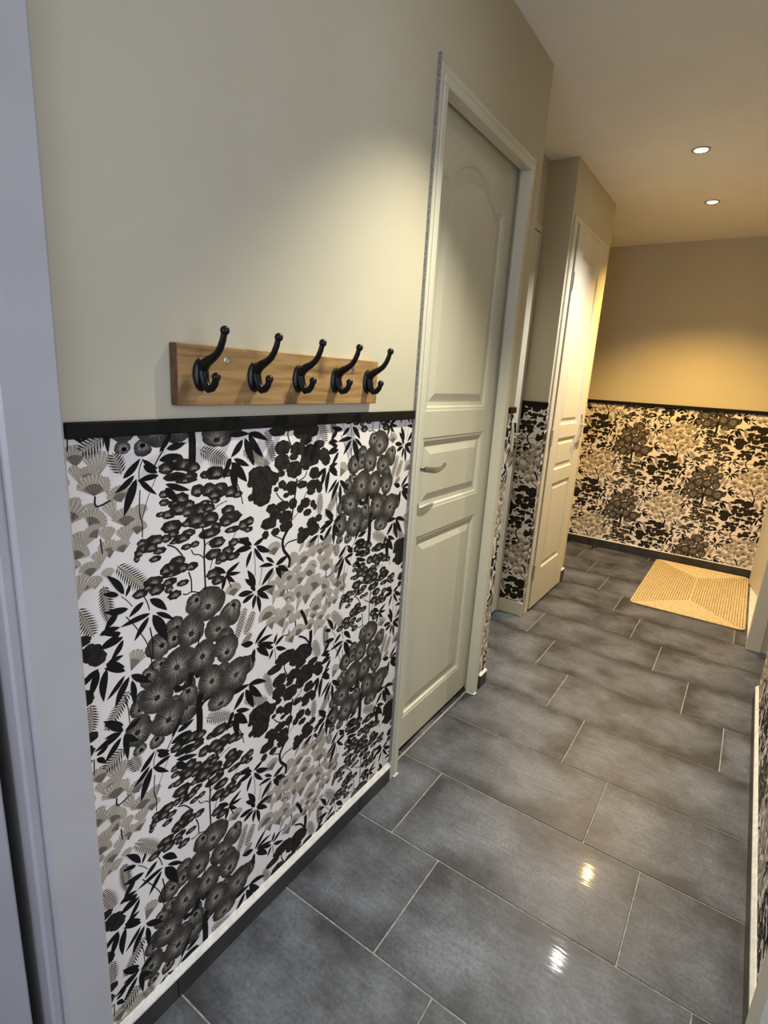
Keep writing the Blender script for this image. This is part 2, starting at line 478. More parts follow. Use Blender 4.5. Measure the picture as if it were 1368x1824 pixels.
struct(win, 'white framed window in the room on the right', 'window')
for a in ((W1[0], W1[0] + 0.05, W1[2], W1[3]), (W1[1] - 0.05, W1[1], W1[2], W1[3]), (W1[0] + 0.05, W1[1] - 0.05, W1[2], W1[2] + 0.05), (W1[0] + 0.05, W1[1] - 0.05, W1[3] - 0.05, W1[3])):
    MB().box(RX + 0.03, RX + 0.09, a[0], a[1], a[2], a[3], 0.004).build('window_frame', M['white'], win)
MB().box(RX + 0.058, RX + 0.062, W1[0] + 0.05, W1[1] - 0.05, W1[2] + 0.05, W1[3] - 0.05).build('pane', M['pane'], win)

# ------------------------------------------------------------------ printed wallpaper: one repeat of the print, as flat ink shapes
LEAF = [(.5158,.3966,.489,.3781,.01),(.5274,.398,.5589,.3675,.0137),(.5281,.37,.4752,.3642,.01),(.5387,.3681,.5729,.3431,.0086),(.5246,.3645,.4964,.3311,.0102),(.5321,.3661,.557,.3073,.0193),(.4712,.3532,.4424,.3606,.008),(.4746,.3442,.4425,.3353,.0096),(.4743,.3388,.4512,.3104,.0097),(.4444,.3073,.4705,.3094,.0087),(.4745,.2773,.44,.2974,.0107),(.473,.2695,.4408,.2397,.0089),(.4807,.2638,.4541,.2201,.0124),(.4839,.2656,.5191,.235,.013),(.4853,.2542,.4872,.2052,.0107),(.4635,.1616,.4328,.1903,.012),(.4583,.1601,.431,.1649,.008),(.4588,.151,.429,.1201,.0111),(.465,.154,.4681,.1024,.0104),(.465,.1529,.4896,.1273,.0116),(.4664,.1599,.4963,.1703,.0101),(.5595,.0923,.5841,.1274,.0084),(.573,.0968,.6099,.1047,.011),(.7463,.1031,.7184,.0726,.0129),(.7229,.0662,.7604,.0491,.0111),(.7168,.0599,.7539,.019,.019),(.7091,.0545,.6984,.0307,.0119),(.7151,.0459,.7269,-.0009,.013),(.7113,.1124,.759,.1133,.0115),(.7314,.341,.7703,.3362,.0122),(.743,.3188,.7749,.3285,.011),(.5675,.1992,.5875,.1872,.0105),(.5279,.0724,.552,.0575,.0128),(.5566,.0522,.5187,.0467,.0094),(.4803,.422,.4546,.4606,.0112),(.4928,.436,.4839,.4179,.0062),(.4708,.423,.4455,.4329,.0093),(.4864,.3932,.4469,.3997,.0114),(.467,.3928,.4449,.3711,.0113),(.7751,.4426,.806,.4544,.0095),(.7821,.4401,.821,.4196,.0129),(.7763,.4368,.8039,.3998,.0096),(.8112,.4066,.8353,.3878,.0078),(.8418,.3802,.8786,.3928,.012),(.8341,.3823,.7942,.3889,.0088),(.8483,.3765,.8821,.356,.0117),(.8354,.376,.8013,.3453,.0123),(.8419,.3752,.8581,.3447,.012),(.7835,.333,.8321,.3311,.0111),(.7847,.3307,.8183,.3063,.0122),(.7811,.327,.7739,.297,.0098),(.7848,.3249,.7934,.2825,.0099),(.7799,.3361,.7657,.3558,.0096),(.7789,.2071,.8151,.2392,.0102),(.7838,.2051,.831,.2104,.0092),(.7863,.202,.8352,.1886,.0135),(.7838,.1958,.8197,.161,.015),(.7776,.1973,.7727,.1644,.0113),(.8392,.1838,.8483,.2058,.0079),(.842,.1784,.8717,.1936,.0085),(.8447,.173,.8781,.1561,.0103),(.8367,.1753,.813,.1839,.0083),(.8354,.1726,.8237,.1508,.0072),(.7512,.1059,.7733,.0514,.0165),(.7611,.1129,.7986,.0666,.0158),(.76,.1147,.8102,.0981,.0122),(.7159,.0687,.7001,.0438,.0111),(.7178,.0552,.7285,.0083,.0123),(.7709,.4442,.7367,.4665,.0119),(.7698,.4388,.7243,.4386,.0123),(.7698,.4323,.7557,.3991,.0094),(.4286,.3027,.396,.2799,.01),(.4271,.3008,.4121,.2595,.0127),(.4414,.2972,.4332,.242,.0129),(.4409,.3066,.471,.2877,.0156),(.4333,.3631,.4665,.364,.0107),(.4331,.3369,.4672,.3527,.0128),(.4645,.1726,.4323,.1978,.012),(.4618,.1622,.414,.1509,.012),(.4129,.1404,.4332,.147,.0079),(.9864,.4207,.9548,.4084,.0103),(.4132,.1349,.4266,.119,.0093),(.7803,.3476,.7594,.3873,.0133),(.7754,.3503,.7525,.3709,.0106),(.7743,.2113,.7413,.2219,.0137),(.5579,.078,.6006,.0832,.013),(.5777,.0753,.592,.0581,.0123),(.5686,.035,.6149,.0185,.0108),(.5683,.0283,.5917,.0028,.0142),(.5782,.0438,.6069,.0454,.0107),(.5269,.0825,.5537,.0655,.0083),(.5176,.0511,.5484,.0211,.0091),(.6996,.399,.7338,.4142,.0089),(.6996,.399,.7362,.3919,.0078),(.6996,.3969,.7223,.3751,.0089),(.6995,.3949,.6896,.3654,.0087),(.6996,.4,.6732,.4201,.0096),(.4907,.0541,.5206,.0823,.0104),(.5144,.0512,.4907,-.0047,.0141),(.5111,.0574,.4778,.0331,.0092)]
STEM = [(.0136,[(.6108,.2132),(.606,.1963),(.6048,.1848)]),(.0153,[(.631,.1549),(.6255,.1302),(.6269,.1043),(.6253,.0682)]),(.0067,[(.6259,.1175),(.637,.1319),(.6546,.1355)]),(.0029,[(.6323,.2941),(.6298,.2786),(.6275,.2607)]),(.002,[(.5164,.4076),(.5229,.3922),(.5263,.3765)]),(.0019,[(.4816,.3797),(.5018,.3478),(.5206,.3066),(.5267,.2559)]),(.0026,[(.5256,.3431),(.5297,.3072),(.5267,.2779)]),(.0016,[(.4698,.2326),(.475,.2016),(.4763,.1711)]),(.0024,[(.5682,.0971),(.5579,.0835),(.5489,.0693)]),(.0024,[(.7286,.588),(.7379,.5687),(.7457,.5387)]),(.0015,[(.4753,.4196),(.4853,.4085),(.4944,.3945)]),(.0018,[(.5285,.0841),(.5208,.0671),(.5189,.0514)]),(.0095,[(.9293,.2391),(.9435,.2154),(.9519,.1921)]),(.012,[(.9682,.1701),(.969,.1491),(.9653,.1227)]),(.0048,[(.9239,.1712),(.9486,.1559),(.9649,.1321)]),(.0025,[(.8883,.2024),(.8872,.1909),(.8745,.192)]),(.0031,[(.9109,.2182),(.9113,.2026)]),(.0027,[(.9609,.2384),(.9757,.2559)]),(.0028,[(.4428,.0316),(.4437,.0144),(.4682,.0212)]),(.0024,[(.879,.3119),(.882,.3006)]),(.0017,[(.7763,.4284),(.7793,.4032),(.7799,.3708)]),(.0017,[(.7991,.3866),(.7968,.366),(.792,.3461)]),(.0019,[(.8407,.1715),(.8436,.1552),(.8453,.1328)]),(.0023,[(.4465,.5289),(.4478,.5029)]),(.0047,[(.9062,.5728),(.8993,.527),(.8896,.4753)]),(.0079,[(.8792,.4575),(.8635,.4349),(.8667,.4102),(.8863,.3851),(.884,.363)]),(.0027,[(.8346,.451),(.8475,.4453),(.8608,.4375)]),(.0033,[(.9104,.4266),(.8799,.4253),(.8666,.4143)]),(.0027,[(.8409,.549),(.8513,.5362),(.8644,.5266)]),(.0028,[(.9065,-.0039),(.9313,.0047),(.9394,.0176)]),(.0019,[(.8896,.4753),(.9169,.4943)]),(.0033,[(.8767,.1168),(.8744,.1042),(.8854,.0797)]),(.0019,[(.9302,.5243),(.944,.5403)]),(.0021,[(.4084,.136),(.4066,.1061)]),(.0036,[(.6455,.5086),(.6489,.4742),(.6471,.4462),(.6487,.3799)]),(.002,[(.67,.4809),(.6521,.4735),(.6487,.4667)]),(.002,[(.6181,.4702),(.624,.4595),(.6366,.4554),(.646,.4465)]),(.0026,[(.5674,.491),(.5843,.4817),(.5994,.4618)]),(.0028,[(.6105,.4274),(.6161,.4089),(.6164,.3859)]),(.0024,[(.5967,.3862),(.6048,.3828),(.6174,.3846),(.6365,.3758)]),(.0019,[(.6668,.4374),(.6608,.4195)]),(.0016,[(.7054,.5523),(.6825,.5465),(.6734,.5387)]),(.0017,[(.7283,.4861),(.7185,.4703)]),(.002,[(.5198,.5998),(.5169,.5622),(.5209,.5401),(.5196,.5154)]),(.0013,[(.5531,.0533),(.5316,.0105),(.5203,-.0237)]),(.0027,[(.703,.3899),(.7136,.3642)])]
FERN = [(.4801,.2361,.434,.1805,.023),(.4643,.1252,.4269,.1037,.0306),(.6426,.0907,.7062,.0615,.0298),(.7519,.307,.7246,.2388,.0205),(.7765,.2911,.7516,.2436,.0225),(.7702,.2391,.7439,.2208,.017),(.4882,.0617,.4771,.0945,.026),(.4711,.4762,.5241,.4184,.03),(.401,.422,.4227,.368,.0282),(.4456,.4474,.4522,.3824,.0217),(.81,.1199,.8324,.0529,.0227),(.7467,.0811,.8154,.0437,.0259),(.4098,.2433,.409,.1933,.023)]
LOTUS = [(.6557,.3486,.0259,.0368,.6541,.3394),(.6204,.358,.0147,.019,.6293,.3663),(.7108,.3062,.0284,.028,.7211,.3277),(.677,.2868,.0339,.0264,.6783,.2815),(.5775,.3304,.0195,.0153,.5817,.32),(.5694,.3024,.0216,.0209,.5763,.3019),(.6125,.3039,.0288,.0313,.613,.2956),(.5398,.2987,.0256,.0241,.5504,.2977),(.5376,.2532,.024,.0208,.5493,.2615),(.5195,.2426,.0127,.0199,.5156,.251),(.5476,.2238,.0201,.0156,.5498,.2227),(.581,.2407,.0306,.0383,.5773,.2381),(.6959,.2551,.0253,.0222,.6958,.2502),(.6984,.2317,.0283,.0311,.701,.218),(.6371,.2352,.0289,.0345,.6377,.2378),(.689,.1802,.0184,.0202,.6889,.1726),(.6581,.1692,.0311,.0353,.6595,.1705),(.7607,.1665,.0157,.02,.7638,.1651),(.7238,.1566,.0382,.0397,.7238,.1553),(.6822,.1165,.0326,.0253,.6814,.1039),(.605,.1907,.0079,.0147,.6047,.1824),(.5709,.1657,.0153,.014,.5708,.1634),(.5993,.134,.0154,.0278,.5946,.1438),(.6016,.1634,.0243,.0227,.6001,.1786),(.5026,.2074,.0129,.0156,.5022,.2009),(.4922,.1926,.016,.0156,.4993,.1867),(.5327,.1967,.0334,.034,.533,.1938),(.4928,.1057,.013,.0117,.4968,.1009),(.5282,.1011,.0152,.0144,.5285,.108),(.4927,.1449,.0295,.0292,.4894,.143),(.5554,.1381,.0352,.0355,.5548,.1337)]
BLOB = [(.9345,.1192,.0369,.0233),(.8786,.1316,.0343,.0179),(.4002,.3621,.0196,.0097),(.8438,.1148,.0248,.0107),(.9195,.1111,.0275,.0169),(.9531,.1114,.023,.0153),(.9339,.0953,.0197,.0152),(.8595,.0779,.023,.0164),(.8576,.0469,.023,.0185),(.907,.0725,.0245,.0151),(.894,.0547,.0134,.0075),(.9525,.0535,.0348,.0255),(.4177,.3362,.0184,.0161),(.4276,.3232,.0156,.0143),(.9362,.0297,.0128,.0098),(.9659,.0107,.0179,.0141),(.8975,.026,.0258,.0191),(.9217,.0408,.007,.0058),(.7965,.0189,.0354,.0251),(.7848,.0292,.0232,.0141),(.799,.5605,.0286,.02),(.7991,.5405,.024,.0146),(.8329,.0127,.0149,.0147),(.8555,.0212,.0115,.0075),(.8585,.5654,.0116,.0094),(.7687,.5487,.0096,.008),(.7653,.0087,.0079,.007),(.8407,.5565,.0076,.0056),(.8876,.5578,.0189,.0116),(.8691,.5545,.0079,.0048),(.8907,.5438,.0136,.0078),(.8721,.5388,.0093,.0058),(.9234,.5569,.017,.0089),(.9641,.5516,.0254,.0122),(.9558,.5366,.0148,.0091),(.4061,.2562,.0108,.0124),(.8275,.5155,.0163,.0104),(.862,.5154,.021,.0116),(.8941,.516,.0137,.0128),(.839,.4983,.0179,.0115),(.8705,.4887,.0214,.0147),(.8191,.483,.0224,.0133),(.8317,.4767,.0102,.0067),(.8736,.4665,.0202,.0129),(.8396,.4597,.0129,.0088),(.8094,.4583,.0099,.0095),(.9363,.5112,.0174,.0122),(.9196,.4999,.0114,.0101),(.963,.5049,.009,.0093),(.9709,.4954,.0076,.0073),(.9445,.4865,.0141,.0086),(.9619,.4575,.0182,.0137),(.4064,.1811,.0125,.0096),(.9656,.4399,.0244,.0149),(.9332,.4341,.022,.0146),(.9249,.4214,.0145,.0084),(.9226,.4487,.0087,.0062)]
PINE = [(.5889,.0759,.0187,.0116),(.5716,.0628,.0164,.0107),(.6057,.066,.0193,.0118),(.6252,.0589,.018,.0103),(.5877,.046,.0226,.0084),(.6207,.0421,.0159,.0103),(.6125,.0362,.0236,.006),(.6535,.0418,.0116,.008),(.6772,.0427,.024,.0135),(.7062,.0394,.016,.0083),(.7247,.0373,.0071,.0056),(.636,.0138,.0154,.0124),(.6613,.0121,.0193,.0135),(.6899,.0118,.0179,.0111),(.6785,.0005,.0221,.011),(.7149,.0009,.0187,.0123),(.676,.5568,.0121,.0055),(.7314,.5617,.0144,.0077),(.5659,.0169,.011,.0075),(.5653,.0019,.011,.0067),(.5995,.0034,.0175,.0121),(.5857,.5641,.0133,.0086),(.5949,.5539,.0213,.0121),(.6169,.559,.012,.0088),(.557,.5501,.01,.005),(.5736,.5472,.015,.0085),(.6144,.5452,.014,.0106),(.6391,.5446,.0188,.0144),(.6521,.5569,.0127,.0054),(.6604,.5446,.0151,.0092),(.6282,.5266,.0226,.0144),(.6643,.5235,.0196,.013),(.6097,.5229,.012,.0062),(.6467,.5139,.0255,.0064),(.7074,.5329,.0175,.0105),(.7143,.5163,.0283,.0135),(.7024,.5088,.0186,.0096),(.6772,.5041,.0134,.0085),(.6614,.4941,.0263,.0103),(.7187,.49,.0215,.0069),(.7481,.4941,.015,.012),(.7633,.4992,.0127,.0101),(.7607,.4815,.0127,.0061),(.5783,.5237,.0228,.0121),(.5815,.509,.0115,.007),(.566,.5036,.0112,.0078),(.5421,.5054,.0197,.0102),(.519,.5054,.0103,.0075),(.5202,.495,.0138,.0084),(.5112,.4887,.0085,.0083),(.5343,.4934,.0142,.0085),(.5521,.484,.0137,.0069),(.5422,.4707,.0127,.006),(.5072,.4795,.0059,.0067),(.6131,.5042,.0162,.0081),(.5967,.4969,.0197,.0089),(.5828,.4928,.0116,.0035),(.6081,.478,.0121,.0063),(.6267,.4793,.0104,.0064),(.6788,.4713,.0203,.0115),(.7208,.4619,.0145,.0089),(.7479,.4598,.0151,.0071),(.6693,.4484,.0201,.0116),(.7062,.4473,.0166,.0099),(.692,.4369,.0186,.0118),(.7181,.4324,.0194,.009),(.6825,.4294,.0092,.0059),(.5872,.4539,.0176,.0108),(.5751,.4462,.0212,.0107),(.5615,.4426,.0113,.0089),(.5966,.4386,.018,.0091),(.6191,.4364,.0145,.0084),(.5745,.4318,.0231,.0045),(.5365,.4283,.0199,.0105),(.5431,.412,.0165,.0115),(.5701,.4185,.0154,.0081),(.5975,.4086,.0141,.0065),(.5675,.4046,.0096,.0073),(.5787,.39,.0157,.0092),(.5105,.4132,.0156,.0086),(.527,.4204,.0107,.007),(.6706,.407,.0204,.0118),(.6795,.3906,.0161,.0099)]
FAN = [(.4843,.2729,.0404,60,32,1),(.7198,.3434,.0293,92,62,1),(.8376,.4049,.0324,98,58,1),(.9385,.3611,.0295,110,78,1),(.8875,.3611,.0399,55,34,0),(.9132,.3395,.0233,92,62,0),(.9625,.3943,.0241,100,70,1),(.9711,.3678,.0321,100,58,0),(.4165,.0804,.0342,88,48,1),(.4526,.0637,.0396,92,42,0),(.4352,.0537,.027,92,48,1),(.4412,.032,.0349,84,68,1),(.4855,.0153,.0285,105,60,1),(.9648,.3371,.0237,80,80,1),(.9548,.3215,.0287,75,78,1),(.8647,.3459,.0292,95,55,1),(.8855,.3276,.0269,90,64,1),(.9227,.3089,.033,95,60,1),(.8519,.3191,.0337,70,48,0),(.8944,.3026,.0297,85,66,0),(.9615,.3033,.0177,90,75,0),(.4134,.0097,.0254,105,40,0),(.4331,.5672,.0233,80,45,0),(.9733,.2756,.0435,95,78,1),(.4306,.5509,.0315,50,60,1),(.4916,.54,.0342,80,68,1),(.4899,.5103,.0321,90,38,0),(.5192,.5488,.0267,90,40,0),(.8324,.3089,.0377,105,38,1),(.8697,.295,.031,120,50,1),(.8812,.2739,.0296,60,68,1),(.9181,.2689,.039,80,38,1),(.9453,.2491,.0453,82,38,1),(.952,.2745,.0247,90,60,0),(.4161,.5181,.03,90,58,0),(.4586,.5204,.0269,90,42,0),(.4414,.5316,.025,120,50,1),(.46,.493,.032,92,42,1),(.4837,.4969,.0239,100,55,1),(.404,.5035,.0277,80,78,1),(.4438,.4833,.0268,90,38,0),(.8175,.2554,.0316,95,88,1),(.8792,.2364,.0337,90,72,1),(.8321,.2231,.034,100,34,1),(.8658,.2163,.0417,100,38,1),(.888,.2173,.0285,45,50,0),(.9527,.2121,.0238,110,50,0),(.9226,.2173,.0244,90,55,0),(.9748,.2004,.0222,80,60,1),(.4263,.4703,.0246,90,58,1),(.4551,.4581,.0187,90,48,0),(.9209,.1741,.0306,90,75,1),(.9008,.1613,.0344,105,44,1),(.4323,.4463,.0226,90,48,0),(.9665,.1731,.0303,105,50,1),(.4064,.4467,.0309,60,50,1),(.5102,.523,.0266,80,55,1),(.916,.3908,.0315,55,16,0),(.4226,.0508,.0347,108,18,0),(.8155,.3391,.0356,58,16,0),(.4645,.0279,.0334,100,20,0),(.4754,.5524,.0398,110,22,0),(.8327,.2823,.038,75,16,0),(.8399,.2353,.0376,70,17,0),(.8705,.2581,.0325,52,18,0),(.9103,.2402,.0377,66,15,0),(.8648,.1963,.0354,60,18,0),(.4021,.4332,.0413,72,18,0)]
BIT = [(.6297,.2022,.0128,.0091),(.5863,.1889,.0168,.0058)]

UU, VV = 0.5795, 0.5689
INK = ['paper', 'ink', 'ink2', 'lotus', 'vein', 'taupe', 'fandark', 'fern']
def print_cell():
    rnd = random.Random(7)
    els = []                                       # (sub-layered polygons, bounding box)
    def add(subs):
        us = [q[0] for s_ in subs for _, pl in s_ for q in pl]; zs = [q[1] for s_ in subs for _, pl in s_ for q in pl]
        els.append((subs, (min(us), max(us), min(zs), max(zs))))
    def star(c, ring, mi):
        n = len(ring)
        return [(mi, [c, ring[i], ring[(i + 1) % n]]) for i in range(n)]
    def ray(c, a, r0, r1, w, mi):
        d = (math.cos(a), math.sin(a)); n = (-d[1], d[0])
        p = (c[0] + d[0] * r0, c[1] + d[1] * r0); q = (c[0] + d[0] * r1, c[1] + d[1] * r1)
        return (mi, [(p[0] - n[0] * w, p[1] - n[1] * w), q, (p[0] + n[0] * w, p[1] + n[1] * w)])
    def lobed(u, z, a, b, n, lobes, amp):
        ph = rnd.uniform(0, 6.28); out = []
        for i in range(n):
            t = 2 * math.pi * i / n
            k = 1 - amp + amp * abs(math.cos(lobes * 0.5 * t + ph)) * 1.4 + rnd.uniform(-0.03, 0.03)
            out.append((u + a * k * math.cos(t), z + b * k * math.sin(t)))
        return out
    def pad(u, z, a, b, n):
        """lotus pad: uneven rim of shallow lobes with small nicks"""
        p1, p2, p3 = (rnd.uniform(0, 6.28) for _ in range(3)); q = rnd.choice((4, 5, 6)); out = []
        for i in range(n):
            t = 2 * math.pi * i / n
            k = 0.95 + 0.05 * math.sin(2 * t + p1) + 0.045 * math.sin(3 * t + p2) - 0.085 * max(0.0, math.cos(q * t + p3)) ** 6
            out.append((u + a * k * math.cos(t), z + b * k * math.sin(t)))
        return out
    for u, z, r, d, h, dark in FAN:
        a0, a1 = math.radians(d - h), math.radians(d + h)
        n = max(5, int(h / 6)); r = r * 1.02
        ring = [(u, z)]
        for i in range(n + 1):
            t = a0 + (a1 - a0) * i / n
            e = abs(i / n * 2 - 1); k = r * (1 - 0.16 * e ** 3)
            ring.append((u + k * math.cos(t), z + k * math.sin(t)))
            if i < n:
                t += (a1 - a0) / n * 0.5
                ring.append((u + k * 0.965 * math.cos(t), z + k * 0.965 * math.sin(t)))
        base = [(5, [ring[0], ring[i], ring[i + 1]]) for i in range(1, len(ring) - 1)]
        m = max(4, int(h / 5.5))
        lines = [ray((u, z), a0 + (a1 - a0) * (i + 0.5) / m, r * 0.96, r * (0.42 if dark else 0.25), r * 0.013, 0) for i in range(m)]
        subs = [base, lines]
        if dark:
            rd = r * 0.56; b0, b1 = a0 + (a1 - a0) * 0.08, a1 - (a1 - a0) * 0.08
            dd = [(6, [(u, z), (u + rd * math.cos(b0 + (b1 - b0) * i / 6), z + rd * math.sin(b0 + (b1 - b0) * i / 6)),
                       (u + rd * math.cos(b0 + (b1 - b0) * (i + 1) / 6), z + rd * math.sin(b0 + (b1 - b0) * (i + 1) / 6))]) for i in range(6)]
            subs += [dd, [ray((u, z), b0 + (b1 - b0) * (i + 0.5) / 7, rd, rd * 0.2, rd * 0.022, 5) for i in range(7)]]
        add(subs)
    for u0, z0, u1, z1, w in FERN:
        ax = Vector((u1 - u0, z1 - z0)); ln = ax.length; ax /= ln; nn = Vector((-ax.y, ax.x)); P0 = Vector((u0, z0))
        n = max(7, int(ln / 0.0050)); sub = []
        pale = []
        for i in range(n):
            t = (i + 0.5) / n
            c = P0 + ax * ln * t
            hw = w * 0.66 * math.sin(math.pi * (0.18 + 0.74 * t)) ** 0.7
            for sg in (-1, 1):
                e = c + nn * sg * hw + ax * hw * 0.62
                q = c.lerp(e, 0.45); k = (ax - nn * sg * 0.6).normalized() * 0.00150
                sub.append((7, [tuple(c), tuple(q - k), tuple(e), tuple(q + k)]))
        m = Vector((u1, z1))
        g = [P0, P0 + ax * ln * 0.35 + nn * w * 0.2, P0 + ax * ln * 0.75 + nn * w * 0.2, m + ax * w * 0.25, P0 + ax * ln * 0.75 - nn * w * 0.2, P0 + ax * ln * 0.35 - nn * w * 0.2]
        cc = tuple(P0 + ax * ln * 0.5)
        pale = star(cc, [tuple(q) for q in g], 8)
        add([pale, sub, [(7, [tuple(P0 - nn * 0.0006), tuple(m), tuple(P0 + nn * 0.0006)])]])
    for u, z, a, b, vu, vz in LOTUS:
        a = max(a, b * 1.02)
        ring = pad(u, z, a * 1.10, b * 1.10, 40)
        # rays from the vein centre to points of the rim: pale near the centre, fading before the rim
        lines = []
        if abs(vu - u) < a and abs(vz - z) < b:
            for q in ring[::1]:
                for f, s0 in ((rnd.uniform(0.80, 0.99), 0), (rnd.uniform(0.45, 0.75), 0.5)):
                    jj = rnd.uniform(-0.05, 0.05) + s0 * 0.2
                    d = Vector((q[0] - vu, q[1] - vz)); c_, s_ = math.cos(jj), math.sin(jj)
                    d = Vector((d.x * c_ - d.y * s_, d.x * s_ + d.y * c_)); r = d.length
                    if r > 0.003:
                        lines.append(ray((vu, vz), math.atan2(d.y, d.x), r * 0.08, r * f, 0.00046, 4))
        dot = [(1, [(vu - 0.0011, vz - 0.0008), (vu + 0.0011, vz - 0.0008), (vu, vz + 0.0013)])]
        add([star((u, z), ring, 3), lines, dot])
    for u, z, a, b in PINE:
        ring = lobed(u, z, a * 1.02, b * 1.02, 14, rnd.choice((5, 6, 7)), 0.12)
        c = (u + rnd.uniform(-0.25, 0.25) * a, z - b * 0.45)
        lines = []
        n = 15
        for i in range(n):
            t = math.radians(8 + 164 * i / (n - 1)) + rnd.uniform(-0.05, 0.05)
            r = 0.92 * min(a * 1.0, 1.35 * b) * rnd.uniform(0.7, 1.0)
            lines.append(ray(c, t, r * 0.08, r, 0.00042, 4))
        add([star((u, z), ring, 2), lines])
    for u, z, a, b in BIT:
        add([star((u, z), lobed(u, z, a, b, 16, 5, 0.1), 2)])
    for u, z, a, b in BLOB:
        ring = lobed(u, z, a * 1.05, b * 1.05, 22, rnd.choice((5, 6, 7, 8)), 0.11)
        add([star((u, z), ring, 2)])
    for w, pts in STEM:
        P = [Vector(q) for q in pts]
        if len(P) > 2:                              # rounded polyline
            Q = []
            for i in range(len(P) - 1):
                a, b, c, d = P[max(i - 1, 0)], P[i], P[i + 1], P[min(i + 2, len(P) - 1)]
                for k in range(4):
                    t = k / 4
                    Q.append(0.5 * ((2 * b) + (c - a) * t + (2 * a - 5 * b + 4 * c - d) * t * t + (3 * b - a - 3 * c + d) * t ** 3))
            P = Q + [P[-1]]
        sub = []
        L_, R_ = [], []
        for i, q in enumerate(P):
            t = (P[min(i + 1, len(P) - 1)] - P[max(i - 1, 0)]).normalized(); n = Vector((-t.y, t.x)) * max(w * 0.5, 0.0006)
            L_.append(tuple(q + n)); R_.append(tuple(q - n))
        for i in range(len(P) - 1):
            sub.append((1, [L_[i], L_[i + 1], R_[i + 1], R_[i]]))
        add([sub])
    for u0, z0, u1, z1, w in LEAF:
        u1, z1, w = u0 + (u1 - u0) * 1.1, z0 + (z1 - z0) * 1.1, w * 1.08
        ax = Vector((u1 - u0, z1 - z0)); ln = ax.length; ax /= ln; nn = Vector((-ax.y, ax.x)); P0 = Vector((u0, z0))
        bend = rnd.uniform(-0.06, 0.06) * ln; sub = []; pr = None
        for i in range(9):
            t = i / 8
            hw = w * 0.52 * math.sin(math.pi * t ** 0.82) ** 0.9 if 0 < t < 1 else 0.0
            c = P0 + ax * ln * t + nn * bend * math.sin(math.pi * t)
            cu = (tuple(c + nn * hw), tuple(c - nn * hw))
            if pr:
                sub.append((1, [pr[0], cu[0], cu[1], pr[1]]))
            pr = cu
        add([sub])
    # stack overlapping shapes in thin layers
    lay = []
    sh = [(i * UU, (j + 0.5 * (i % 2)) * VV) for i in (-1, 0, 1) for j in (-2, -1, 0, 1, 2)]
    for k, (subs, b) in enumerate(els):
        top = 0
        for m_ in range(k):
            c = els[m_][1]
            if lay[m_][1] <= top:
                continue
            for du, dz in sh:
                if b[0] < c[1] + du and b[1] > c[0] + du and b[2] < c[3] + dz and b[3] > c[2] + dz:
                    top = lay[m_][1]; break
        lay.append((top, top + len(subs)))
    polys = []
    for (subs, b), (a, _) in zip(els, lay):
        for i, s_ in enumerate(subs):
            for mi, pl in s_:
                polys.append((pl, mi, a + i + 1))
    return polys
CELL = print_cell()

def clip(pl, u0, u1, z0, z1):
    for ax, v, sg in ((0, u0, 1), (0, u1, -1), (1, z0, 1), (1, z1, -1)):
        out = []
        for i in range(len(pl)):
            p, q = pl[i - 1], pl[i]
            a, b = (p[ax] - v) * sg >= 0, (q[ax] - v) * sg >= 0
            if a != b:
                t = (v - p[ax]) / (q[ax] - p[ax])
                out.append((p[0] + t * (q[0] - p[0]), p[1] + t * (q[1] - p[1])))
            if b:
                out.append(q)
        pl = out
        if len(pl) < 3:
            return None
    return pl

INKS = [M[k] for k in INK] + [mat('ink_fern_ground', (0.42, 0.37, 0.30), 0.6, 0, 0.3)]
STEP = 1.2e-5
def wallpaper(u0, u1, z0, z1, du, dz, place, parent):
    """a strip of the print on a wall; place(u, z, h) gives the point at height h above the wall"""
    mb = MB()
    h0 = 0.0004
    A = [place(u, z, h) for h in (0, h0) for u, z in ((u0, z0), (u1, z0), (u1, z1), (u0, z1))]
    mb.mesh(A, [(3, 2, 1, 0), (4, 5, 6, 7), (0, 1, 5, 4), (1, 2, 6, 5), (2, 3, 7, 6), (3, 0, 4, 7)], 0)
    for i in range(int((u0 + du - 1.1) / UU) - 2, int((u1 + du) / UU) + 2):
        for j in range(-4, 6):
            su, sz = i * UU - du, (j + 0.5 * (i % 2)) * VV - dz
            if su + 0.15 > u1 or su + 1.35 < u0 or sz - 0.15 > z1 or sz + 0.85 < z0:
                continue
            for pl, mi, ly in CELL:
                q = [(a + su, b + sz) for a, b in pl]
                if max(p[0] for p in q) < u0 or min(p[0] for p in q) > u1 or max(p[1] for p in q) < z0 or min(p[1] for p in q) > z1:
                    continue
                if min(p[0] for p in q) < u0 or max(p[0] for p in q) > u1 or min(p[1] for p in q) < z0 or max(p[1] for p in q) > z1:
                    q = clip(q, u0, u1, z0, z1)
                    if not q:
                        continue
                mb.face([place(a, b, h0 + ly * STEP) for a, b in q], mi)
    ob = mb.build('wallpaper', INKS, parent, fix=False)
    ob['label'] = 'black, charcoal and taupe botanical print on a cream ground'
    return ob

